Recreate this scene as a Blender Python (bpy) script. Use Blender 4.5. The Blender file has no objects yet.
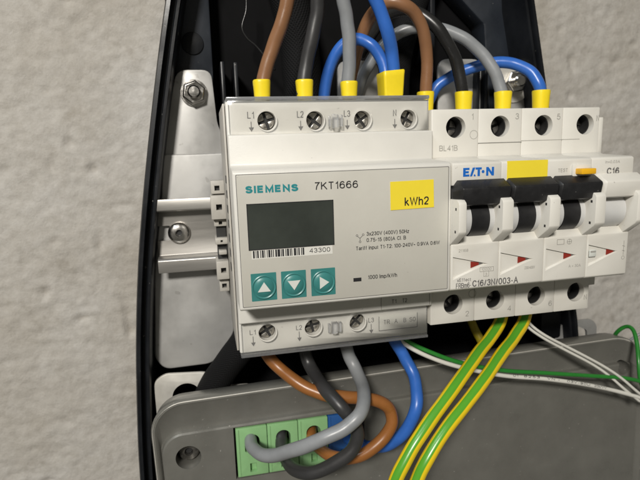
import bpy, bmesh, math, random
from mathutils import Vector, Matrix, noise
random.seed(7)
S = 0.001                      # the scene is written in millimetres and built in metres
scene = bpy.context.scene
C = scene.collection

# ------------------------------------------------------------------ camera
CX, CY, CZ = -7.789, -158.139, 27.254
yaw, pitch, roll, FPX = 0.214, -0.173, -0.031, 512.773
fw = Vector((math.sin(yaw)*math.cos(pitch), math.cos(yaw)*math.cos(pitch), math.sin(pitch)))
rt = Vector((math.cos(yaw), -math.sin(yaw), 0)); up = rt.cross(fw)
rt2 = rt*math.cos(roll) + up*math.sin(roll); up2 = -rt*math.sin(roll) + up*math.cos(roll)
cd = bpy.data.cameras.new('camera'); cam = bpy.data.objects.new('camera', cd); C.objects.link(cam)
M3 = Matrix((rt2, up2, -fw)).transposed()
cam.matrix_world = Matrix.Translation(Vector((CX, CY, CZ))*S) @ M3.to_4x4()
cd.sensor_width = 36; cd.lens = 36*FPX/640; cd.clip_start = 0.005; cd.clip_end = 20
cd.dof.use_dof = True; cd.dof.focus_distance = 0.168; cd.dof.aperture_fstop = 28
scene.camera = cam

# ------------------------------------------------------------------ light
w = bpy.data.worlds.new('World'); scene.world = w; w.use_nodes = True
wn = w.node_tree; bg = wn.nodes['Background']
bg.inputs[0].default_value = (0.80, 0.765, 0.66, 1); bg.inputs[1].default_value = 0.14
def area(name, loc, target, size, power, col):
    l = bpy.data.lights.new(name, 'AREA'); l.shape = 'RECTANGLE'; l.size = size[0]; l.size_y = size[1]
    l.energy = power; l.color = col
    o = bpy.data.objects.new(name, l); C.objects.link(o)
    o.location = loc; o.rotation_euler = (Vector(target)-Vector(loc)).to_track_quat('-Z', 'Y').to_euler()
    return o
area('ceiling_light', (-0.34, -0.84, 0.50), (0.06, 0.0, 0), (0.15, 0.12), 11.6, (1.0, 0.955, 0.885))
area('far_window_light', (-1.0, -0.6, 1.5), (0.06, 0.05, 0), (0.6, 0.4), 8.5, (0.86, 0.93, 1.0))  # added cool fill from above left that brightens the upper ledges
scene.view_settings.view_transform = 'Standard'; scene.view_settings.look = 'None'
scene.view_settings.exposure = 0; scene.view_settings.gamma = 1

# ------------------------------------------------------------------ materials
def mat(name, col, rough=0.5, metal=0.0, var=0.0, vscale=200, bump=0.0, bscale=800, spec=0.5, coat=0.0, rvar=0.0, dist=0.0002, tint=None, stretch=None, speck=None):
    m = bpy.data.materials.new(name); m.use_nodes = True; nt = m.node_tree; b = nt.nodes['Principled BSDF']
    b.inputs['Base Color'].default_value = (*col, 1); b.inputs['Roughness'].default_value = rough
    b.inputs['Metallic'].default_value = metal; b.inputs['Specular IOR Level'].default_value = spec
    b.inputs['Coat Weight'].default_value = coat; b.inputs['Coat Roughness'].default_value = 0.1
    tc = nt.nodes.new('ShaderNodeTexCoord'); src = tc.outputs['Object']
    if stretch:
        mp = nt.nodes.new('ShaderNodeMapping'); mp.inputs['Scale'].default_value = stretch
        nt.links.new(src, mp.inputs[0]); src = mp.outputs[0]
    if var or rvar:
        n = nt.nodes.new('ShaderNodeTexNoise'); n.inputs['Scale'].default_value = vscale; n.inputs['Detail'].default_value = 6
        n.inputs['Roughness'].default_value = 0.6
        nt.links.new(src, n.inputs['Vector'])
        if var:
            r = nt.nodes.new('ShaderNodeValToRGB'); r.color_ramp.elements[0].position = .3; r.color_ramp.elements[1].position = .7
            t = tint or (1, 1, 1)
            r.color_ramp.elements[0].color = (*[max(0, c*(1-var)*tt) for c, tt in zip(col, t)], 1)
            r.color_ramp.elements[1].color = (*[min(1, c*(1+var)) for c in col], 1)
            nt.links.new(n.outputs['Fac'], r.inputs[0]); nt.links.new(r.outputs[0], b.inputs['Base Color'])
        if rvar:
            mr = nt.nodes.new('ShaderNodeMapRange'); mr.inputs[1].default_value = .3; mr.inputs[2].default_value = .7
            mr.inputs[3].default_value = max(0.02, rough-rvar); mr.inputs[4].default_value = min(1, rough+rvar)
            nt.links.new(n.outputs['Fac'], mr.inputs[0]); nt.links.new(mr.outputs[0], b.inputs['Roughness'])
    if speck:
        sc, thr, amt = speck; ns = nt.nodes.new('ShaderNodeTexNoise'); ns.inputs['Scale'].default_value = sc; ns.inputs['Detail'].default_value = 2
        nt.links.new(src, ns.inputs['Vector']); mr = nt.nodes.new('ShaderNodeMapRange'); mr.inputs[1].default_value = thr; mr.inputs[2].default_value = thr+.035; mr.inputs[4].default_value = abs(amt)
        nt.links.new(ns.outputs['Fac'], mr.inputs[0]); mx = nt.nodes.new('ShaderNodeMix'); mx.data_type = 'RGBA'; mx.inputs[6].default_value = (*col, 1)
        mx.inputs[7].default_value = (.5, .48, .44, 1) if amt > 0 else (.12, .10, .08, 1)
        if b.inputs['Base Color'].links: nt.links.new(b.inputs['Base Color'].links[0].from_socket, mx.inputs[6])
        nt.links.new(mr.outputs[0], mx.inputs[0]); nt.links.new(mx.outputs[2], b.inputs['Base Color'])
    if bump:
        n2 = nt.nodes.new('ShaderNodeTexNoise'); n2.inputs['Scale'].default_value = bscale; n2.inputs['Detail'].default_value = 4
        bp = nt.nodes.new('ShaderNodeBump'); bp.inputs['Strength'].default_value = bump; bp.inputs['Distance'].default_value = dist
        nt.links.new(src, n2.inputs['Vector']); nt.links.new(n2.outputs['Fac'], bp.inputs['Height'])
        nt.links.new(bp.outputs[0], b.inputs['Normal'])
    return m
M = {}
M['white']   = mat('moulded_white_plastic', (0.66, 0.645, 0.60), .42, var=.035, vscale=60, bump=.12, bscale=2500, rvar=.06, speck=(420, .745, -.35))
M['white2']  = mat('breaker_plastic', (0.67, 0.65, 0.595), .38, var=.03, vscale=50, bump=.10, bscale=2500, rvar=.06, speck=(420, .745, -.35))
M['drum']    = mat('toggle_drum_plastic', (0.56, 0.56, 0.55), .35, var=.03, vscale=90)
M['label']   = mat('printed_label_film', (0.505, 0.490, 0.437), .46, var=.05, vscale=35, bump=.05, bscale=900, rvar=.08, speck=(420, .75, -.3))
M['clampm']  = mat('clamp_plastic', (0.42, 0.40, 0.36), .5, var=.06, vscale=120, bump=.1)
M['ink']     = mat('grey_ink', (0.13, 0.125, 0.12), .5)
M['inkl']    = mat('pale_ink', (0.34, 0.33, 0.30), .5)
M['black_i'] = mat('black_ink', (0.018, 0.018, 0.02), .45)
M['paper']   = mat('white_paper', (0.66, 0.65, 0.60), .5, var=.03, vscale=100)
M['teal']    = mat('teal_rubber', (0.040, 0.195, 0.185), .34, var=.08, vscale=120, bump=.05)
M['tealt']   = mat('teal_ink', (0.02, 0.23, 0.25), .4)
M['tri']     = mat('white_print', (0.62, 0.64, 0.60), .45)
M['lcd']     = mat('display_glass', (0.044, 0.051, 0.044), .22, var=.35, vscale=25, spec=.5)
M['ylab']    = mat('yellow_label', (0.84, 0.67, 0.04), .42, var=.04, vscale=80)
M['yfer']    = mat('yellow_sleeve_plastic', (0.86, 0.66, 0.02), .36, var=.05, vscale=150, bump=.08, bscale=1500)
M['ytest']   = mat('amber_button_plastic', (0.80, 0.43, 0.015), .3, var=.04)
M['blue_i']  = mat('blue_ink', (0.01, 0.13, 0.50), .4)
M['red_i']   = mat('red_mark', (0.26, 0.025, 0.015), .45)
M['black']   = mat('black_toggle_plastic', (0.012, 0.012, 0.013), .42, var=.2, vscale=300, bump=.15, bscale=2500, rvar=.06, speck=(600, .74, .25))
M['encl']    = mat('enclosure_black_plastic', (0.008, 0.009, 0.011), .38, spec=.3, var=.3, vscale=60, bump=.06, bscale=1200, rvar=.12, speck=(500, .73, .25))
M['enclf']   = mat('enclosure_matte_black', (0.0035, 0.0035, 0.004), .75, spec=.12, var=.3, vscale=60)
M['ledge']   = mat('enclosure_satin_black', (0.018, 0.022, 0.029), .34, var=.25, vscale=45, rvar=.12, speck=(500, .73, .3))
M['plate']   = mat('galvanised_steel', (0.47, 0.465, 0.45), .43, metal=.4, var=.07, vscale=70, rvar=.14, bump=.06, bscale=300, speck=(260, .70, -.25))
M['rail']    = mat('zinc_rail', (0.38, 0.365, 0.34), .42, metal=.7, var=.10, vscale=90, rvar=.10, bump=.12, bscale=500, stretch=(.15, 1, 1.5))
M['nut']     = mat('stainless_steel', (0.62, 0.60, 0.57), .24, metal=1, var=.12, vscale=400, rvar=.08)
M['screw']   = mat('screw_zinc', (0.42, 0.40, 0.36), .34, metal=.95, var=.25, vscale=700, rvar=.10, bump=.2)
M['screwd']  = mat('oxidised_screw', (0.20, 0.19, 0.175), .38, metal=.9, var=.3, vscale=700, rvar=.1, bump=.2)  # darker metal for the screws set deep in their holes
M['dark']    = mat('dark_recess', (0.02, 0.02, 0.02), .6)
M['box']     = mat('grey_painted_aluminium', (0.165, 0.162, 0.145), .33, metal=.2, var=.10, vscale=70, rvar=.09, bump=.10, bscale=2200, speck=(700, .735, .6))
M['tabm']    = mat('brushed_aluminium_tab', (0.62, 0.60, 0.55), .45, metal=.4, var=.08, vscale=120, rvar=.08)
M['tabg']    = mat('grey_metal_tab', (0.42, 0.42, 0.41), .42, metal=.5, var=.08, vscale=120)
M['green']   = mat('green_terminal_plastic', (0.235, 0.44, 0.20), .38, var=.06, vscale=120, bump=.06)
M['bluep']   = mat('blue_terminal_plastic', (0.018, 0.085, 0.27), .38, var=.06, vscale=120)
def cable_mat(name, col, rough=.32, var=.08):
    return mat(name, col, rough, var=var, vscale=130, bump=.10, bscale=350, rvar=.08, dist=.0004)
M['brown']   = cable_mat('brown_insulation', (0.235, 0.115, 0.055))
M['brown2']  = cable_mat('orange_brown_insulation', (0.27, 0.105, 0.028))
M['blackc']  = cable_mat('black_insulation', (0.016, 0.016, 0.016), .28)
M['charc']   = cable_mat('charcoal_insulation', (0.034, 0.034, 0.035), .42)
M['grey']    = cable_mat('grey_insulation', (0.235, 0.245, 0.255), .36)
M['blue']    = cable_mat('blue_insulation', (0.032, 0.135, 0.50), .34)
M['greenw']  = cable_mat('green_insulation', (0.022, 0.20, 0.028), .30)
M['whitew']  = cable_mat('white_insulation', (0.66, 0.65, 0.60), .32, .03)
M['yelc']    = cable_mat('dull_yellow_insulation', (0.40, 0.32, 0.02), .4)

def stripe_mat():
    m = mat('earth_stripe_insulation', (0.1, 0.3, 0.03), .27, bump=.08, bscale=350); nt = m.node_tree; b = nt.nodes['Principled BSDF']
    uv = nt.nodes.new('ShaderNodeUVMap'); sx = nt.nodes.new('ShaderNodeSeparateXYZ'); nt.links.new(uv.outputs[0], sx.inputs[0])
    n = nt.nodes.new('ShaderNodeTexNoise'); n.inputs['Scale'].default_value = 60
    tc = nt.nodes.new('ShaderNodeTexCoord'); nt.links.new(tc.outputs['Object'], n.inputs['Vector'])
    def mth(op, a, bb):
        q = nt.nodes.new('ShaderNodeMath'); q.operation = op
        for i, v in enumerate((a, bb)):
            if isinstance(v, (int, float)): q.inputs[i].default_value = v
            else: nt.links.new(v, q.inputs[i])
        return q.outputs[0]
    wob = mth('MULTIPLY', mth('SUBTRACT', n.outputs['Fac'], .5), .035)
    u = mth('ADD', sx.outputs[0], wob)
    f = mth('ABSOLUTE', mth('SUBTRACT', mth('FRACT', mth('MULTIPLY', u, 2.0), 0), .5), 0)   # 0.5 at u = 0 and u = 0.5
    mr = nt.nodes.new('ShaderNodeMapRange'); mr.inputs[1].default_value = .30; mr.inputs[2].default_value = .335
    nt.links.new(f, mr.inputs[0])
    mx = nt.nodes.new('ShaderNodeMix'); mx.data_type = 'RGBA'
    mx.inputs[6].default_value = (0.82, 0.58, 0.015, 1); mx.inputs[7].default_value = (0.085, 0.33, 0.025, 1)
    nt.links.new(mr.outputs[0], mx.inputs[0]); nt.links.new(mx.outputs[2], b.inputs['Base Color'])
    return m
M['earth'] = stripe_mat()

def clear_mat(milk=.04):
    m = bpy.data.materials.new('clear_cover_plastic'); m.use_nodes = True; nt = m.node_tree; nt.nodes.clear()
    o = nt.nodes.new('ShaderNodeOutputMaterial'); mx = nt.nodes.new('ShaderNodeMixShader')
    t = nt.nodes.new('ShaderNodeBsdfTransparent'); t.inputs[0].default_value = (0.985, 0.985, 0.98, 1)
    g = nt.nodes.new('ShaderNodeBsdfGlossy'); g.inputs['Roughness'].default_value = .08; g.inputs[0].default_value = (1, 1, 1, 1)
    f = nt.nodes.new('ShaderNodeFresnel'); f.inputs[0].default_value = 1.45
    n = nt.nodes.new('ShaderNodeTexNoise'); n.inputs['Scale'].default_value = 90
    tc = nt.nodes.new('ShaderNodeTexCoord'); nt.links.new(tc.outputs['Object'], n.inputs['Vector'])
    bp = nt.nodes.new('ShaderNodeBump'); bp.inputs['Strength'].default_value = .25; bp.inputs['Distance'].default_value = .0006
    nt.links.new(n.outputs['Fac'], bp.inputs['Height']); nt.links.new(bp.outputs[0], g.inputs['Normal'])
    nt.links.new(f.outputs[0], mx.inputs[0]); nt.links.new(t.outputs[0], mx.inputs[1]); nt.links.new(g.outputs[0], mx.inputs[2])
    df = nt.nodes.new('ShaderNodeBsdfDiffuse'); df.inputs[0].default_value = (.75, .76, .78, 1); m3 = nt.nodes.new('ShaderNodeMixShader'); m3.inputs[0].default_value = milk
    nt.links.new(mx.outputs[0], m3.inputs[1]); nt.links.new(df.outputs[0], m3.inputs[2]); nt.links.new(m3.outputs[0], o.inputs[0]); return m
M['lip'] = clear_mat(.22); M['lip2'] = clear_mat(.12); M['lug'] = clear_mat(.16)
M['clear'] = clear_mat()

def wall_mat():
    m = bpy.data.materials.new('rough_concrete'); m.use_nodes = True; nt = m.node_tree; b = nt.nodes['Principled BSDF']
    tc = nt.nodes.new('ShaderNodeTexCoord')
    def nz(s, d=6, r=.6):
        n = nt.nodes.new('ShaderNodeTexNoise'); n.inputs['Scale'].default_value = s; n.inputs['Detail'].default_value = d
        n.inputs['Roughness'].default_value = r; nt.links.new(tc.outputs['Object'], n.inputs['Vector']); return n.outputs['Fac']
    def ramp(src, stops):
        r = nt.nodes.new('ShaderNodeValToRGB'); cr = r.color_ramp
        cr.elements[0].position, cr.elements[1].position = stops[0][0], stops[-1][0]
        cr.elements[0].color = (*stops[0][1], 1); cr.elements[1].color = (*stops[-1][1], 1)
        nt.links.new(src, r.inputs[0]); return r.outputs[0]
    base = ramp(nz(9, 5), [(.36, (0.400, 0.371, 0.326)), (.64, (0.510, 0.493, 0.464))])
    fine = ramp(nz(260, 8, .7), [(.30, (.84, .83, .81)), (.62, (1, 1, 1))])
    pits = ramp(nz(70, 3, .5), [(.24, (.74, .72, .69)), (.36, (1, 1, 1))])
    mx = nt.nodes.new('ShaderNodeMix'); mx.data_type = 'RGBA'; mx.blend_type = 'MULTIPLY'; mx.inputs[0].default_value = 1
    nt.links.new(base, mx.inputs[6]); nt.links.new(fine, mx.inputs[7])
    m2 = nt.nodes.new('ShaderNodeMix'); m2.data_type = 'RGBA'; m2.blend_type = 'MULTIPLY'; m2.inputs[0].default_value = 1
    nt.links.new(mx.outputs[2], m2.inputs[6]); nt.links.new(pits, m2.inputs[7])
    nt.links.new(m2.outputs[2], b.inputs['Base Color']); b.inputs['Roughness'].default_value = .85
    bp = nt.nodes.new('ShaderNodeBump'); bp.inputs['Strength'].default_value = .65; bp.inputs['Distance'].default_value = .0011
    nt.links.new(nz(230, 9, .68), bp.inputs['Height']); nt.links.new(bp.outputs[0], b.inputs['Normal'])
    return m
M['wall'] = wall_mat()

def braid_mat():
    m = mat('braided_sleeve', (0.011, 0.011, 0.012), .75, spec=.18); nt = m.node_tree; b = nt.nodes['Principled BSDF']
    uv = nt.nodes.new('ShaderNodeUVMap'); bp = nt.nodes.new('ShaderNodeBump'); bp.inputs['Strength'].default_value = .6; bp.inputs['Distance'].default_value = .0004
    outs = []
    for ang in (math.radians(40), math.radians(-40)):
        mp = nt.nodes.new('ShaderNodeMapping'); mp.inputs['Rotation'].default_value = (0, 0, ang); mp.inputs['Scale'].default_value = (30, 30, 1)
        wv = nt.nodes.new('ShaderNodeTexWave'); wv.inputs['Scale'].default_value = .5
        nt.links.new(uv.outputs[0], mp.inputs[0]); nt.links.new(mp.outputs[0], wv.inputs[0]); outs.append(wv.outputs['Fac'])
    q = nt.nodes.new('ShaderNodeMath'); q.operation = 'MAXIMUM'; nt.links.new(outs[0], q.inputs[0]); nt.links.new(outs[1], q.inputs[1])
    nt.links.new(q.outputs[0], bp.inputs['Height']); nt.links.new(bp.outputs[0], b.inputs['Normal'])
    r = nt.nodes.new('ShaderNodeValToRGB'); r.color_ramp.elements[0].color = (.003, .003, .003, 1); r.color_ramp.elements[1].color = (.0065, .0065, .007, 1)
    nt.links.new(q.outputs[0], r.inputs[0]); nt.links.new(r.outputs[0], b.inputs['Base Color'])
    return m
M['braid'] = braid_mat()

# ------------------------------------------------------------------ helpers
ORG = {}
def thing(name, label, cat, loc, group=None):
    o = bpy.data.objects.new(name, None); C.objects.link(o); o.location = Vector(loc)*S; o.empty_display_size = .01
    o['label'] = label; o['category'] = cat
    if group: o['group'] = group
    ORG[o.name] = Vector(loc); return o
def tag(o, label, cat, group=None):
    o['label'] = label; o['category'] = cat
    if group: o['group'] = group
    return o
def link(name, me, m, parent=None, loc=None, label=None):
    o = bpy.data.objects.new(name, me); C.objects.link(o)
    if m and not me.materials: me.materials.append(m)
    if label: o['label'] = label
    if parent is not None:
        o.parent = parent
    return o

class MB:
    """collects geometry in world millimetres, links it as one mesh object"""
    def __init__(s): s.v = []; s.f = []; s.uv = {}
    def add(s, vs, fs):
        b = len(s.v); s.v += [tuple(v) for v in vs]; s.f += [tuple(i+b for i in f) for f in fs]; return s
    def box(s, x0, x1, y0, y1, z0, z1):
        vs = [(x, y, z) for x in (x0, x1) for y in (y0, y1) for z in (z0, z1)]
        return s.add(vs, [(0, 1, 3, 2), (4, 6, 7, 5), (0, 4, 5, 1), (2, 3, 7, 6), (0, 2, 6, 4), (1, 5, 7, 3)])
    def prism_x(s, poly, x0, x1):                  # poly in (y, z)
        n = len(poly); vs = [(x0, *p) for p in poly]+[(x1, *p) for p in poly]
        return s.add(vs, [tuple(range(n))[::-1], tuple(range(n, 2*n))]+[(i, (i+1) % n, n+(i+1) % n, n+i) for i in range(n)])
    def prism_y(s, poly, y0, y1):                  # poly in (x, z); y0 is the front
        n = len(poly); vs = [(p[0], y0, p[1]) for p in poly]+[(p[0], y1, p[1]) for p in poly]
        return s.add(vs, [tuple(range(n)), tuple(range(n, 2*n))[::-1]]+[(i, n+i, n+(i+1) % n, (i+1) % n) for i in range(n)])
    def loft(s, rings, cap0=True, cap1=True):
        n = len(rings[0]); vs = [v for r in rings for v in r]; fs = []
        for k in range(len(rings)-1):
            for i in range(n): fs.append((k*n+i, k*n+(i+1) % n, (k+1)*n+(i+1) % n, (k+1)*n+i))
        if cap0: fs.append(tuple(range(n))[::-1])
        if cap1: fs.append(tuple(range((len(rings)-1)*n, len(rings)*n)))
        return s.add(vs, fs)
    def cyl_y(s, x, z, r, y0, y1, n=32, r1=None):
        r1 = r if r1 is None else r1
        return s.loft([[(x+r*math.cos(a), y0, z+r*math.sin(a)) for a in [2*math.pi*i/n for i in range(n)]],
                       [(x+r1*math.cos(a), y1, z+r1*math.sin(a)) for a in [2*math.pi*i/n for i in range(n)]]])
    def cyl_x(s, y, z, r, x0, x1, n=48):
        A = [2*math.pi*i/n for i in range(n)]
        return s.loft([[(x, y+r*math.cos(a), z+r*math.sin(a)) for a in A] for x in (x0, x1)])
    def lathe_y(s, x, z, prof, n=32):              # prof of (r, y)
        A = [2*math.pi*i/n for i in range(n)]
        return s.loft([[(x+r*math.cos(a), y, z+r*math.sin(a)) for a in A] for r, y in prof])
    def mesh(s, name):
        me = bpy.data.meshes.new(name); me.from_pydata([Vector(v)*S for v in s.v], [], s.f); me.update()
        bm = bmesh.new(); bm.from_mesh(me); bmesh.ops.recalc_face_normals(bm, faces=bm.faces[:]); bm.to_mesh(me); bm.free()
        return me
    def build(s, name, m, parent=None, bevel=0, seg=2, smooth=False, cut=None, label=None, ang=30):
        me = s.mesh(name)
        if bevel or cut: me = finish(me, bevel, seg, cut, ang)
        else: me.materials.clear()
        if smooth or bevel:
            for p in me.polygons: p.use_smooth = True
            try: me.set_sharp_from_angle(angle=math.radians(35))
            except Exception: pass
        if parent is not None:
            o = root = parent; off = Vector((0, 0, 0))
            while root is not None: off += root.location; root = root.parent
            me.transform(Matrix.Translation(-off))
        return link(name, me, m, parent, label=label)

def finish(me, bevel, seg, cut, ang=30):
    """bake a bevel and boolean cut-outs into a mesh"""
    o = bpy.data.objects.new('work', me); C.objects.link(o); tmp = [o]
    if bevel:
        b = o.modifiers.new('b', 'BEVEL'); b.width = bevel*S; b.segments = seg; b.limit_method = 'ANGLE'; b.angle_limit = math.radians(ang)
        b.harden_normals = False
    for c in (cut or []):
        cm = c.mesh('cut'); co = bpy.data.objects.new('cut', cm); C.objects.link(co); tmp.append(co)
        b = o.modifiers.new('c', 'BOOLEAN'); b.operation = 'DIFFERENCE'; b.solver = 'EXACT'; b.object = co
    dg = bpy.context.evaluated_depsgraph_get(); dg.update()
    r = bpy.data.meshes.new_from_object(o.evaluated_get(dg), depsgraph=dg); r.name = me.name
    for t in tmp: bpy.data.objects.remove(t)
    r.materials.clear(); return r

def catmull(P, k=10):
    P = [Vector(p) for p in P]; Q = [2*P[0]-P[1]]+P+[2*P[-1]-P[-2]]; out = []
    for i in range(1, len(Q)-2):
        a, b, c, d = Q[i-1:i+3]
        for j in range(k):
            t = j/k; out.append(.5*((2*b)+(c-a)*t+(2*a-5*b+4*c-d)*t*t+(-a+3*b-3*c+d)*t**3))
    out.append(P[-1]); return out
def tube(name, pts, r, m, parent=None, label=None, n=20, k=10, taper=None):
    P = catmull(pts, k)
    for it in range(2): P = [P[0]]+[(P[i-1]+2*P[i]+P[i+1])/4 for i in range(1, len(P)-1)]+[P[-1]]
    sd = sum(ord(q) for q in (m.name+str(len(pts))+str(pts[0])))%97
    if r > 1.5 and r < 4: P = [p+Vector((noise.noise(Vector((i*.11, sd, 0))), noise.noise(Vector((i*.11, sd, 9))), noise.noise(Vector((i*.11, sd, 18)))))*.30 for i, p in enumerate(P)]
    T = [(P[min(i+1, len(P)-1)]-P[max(i-1, 0)]).normalized() for i in range(len(P))]
    N = (Vector((CX, CY, CZ))-P[0]).normalized(); vs = []; L = 0; Ls = []
    for i, (p, t) in enumerate(zip(P, T)):
        N = (N - t*N.dot(t)).normalized(); B = t.cross(N)
        if i: L += (P[i]-P[i-1]).length
        Ls.append(L)
        rr = r*(1+.015*math.sin(L*.35+len(pts)))
        for j in range(n):
            a = 2*math.pi*j/n; vs.append((p+(N*math.cos(a)+B*math.sin(a))*rr)*S)
    fs = []; uvs = []
    circ = 2*math.pi*r
    for i in range(len(P)-1):
        for j in range(n):
            fs.append((i*n+j, i*n+(j+1) % n, (i+1)*n+(j+1) % n, (i+1)*n+j))
            uvs += [(j/n, Ls[i]/circ), ((j+1)/n, Ls[i]/circ), ((j+1)/n, Ls[i+1]/circ), (j/n, Ls[i+1]/circ)]
    c = len(P)*n
    fs.append(tuple(range(n))[::-1]); uvs += [(0, 0)]*n
    fs.append(tuple(range(c-n, c))); uvs += [(0, 0)]*n
    me = bpy.data.meshes.new(name); off = Vector((0, 0, 0)); root = parent
    while root is not None: off += root.location; root = root.parent
    me.from_pydata([v-off for v in vs], [], fs); ul = me.uv_layers.new(name='UVMap')
    for i, u in enumerate(uvs): ul.data[i].uv = u
    for p in me.polygons: p.use_smooth = True
    for p in list(me.polygons)[-2:]: p.use_smooth = False
    me.update()
    return link(name, me, m, parent, label=label)

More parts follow.
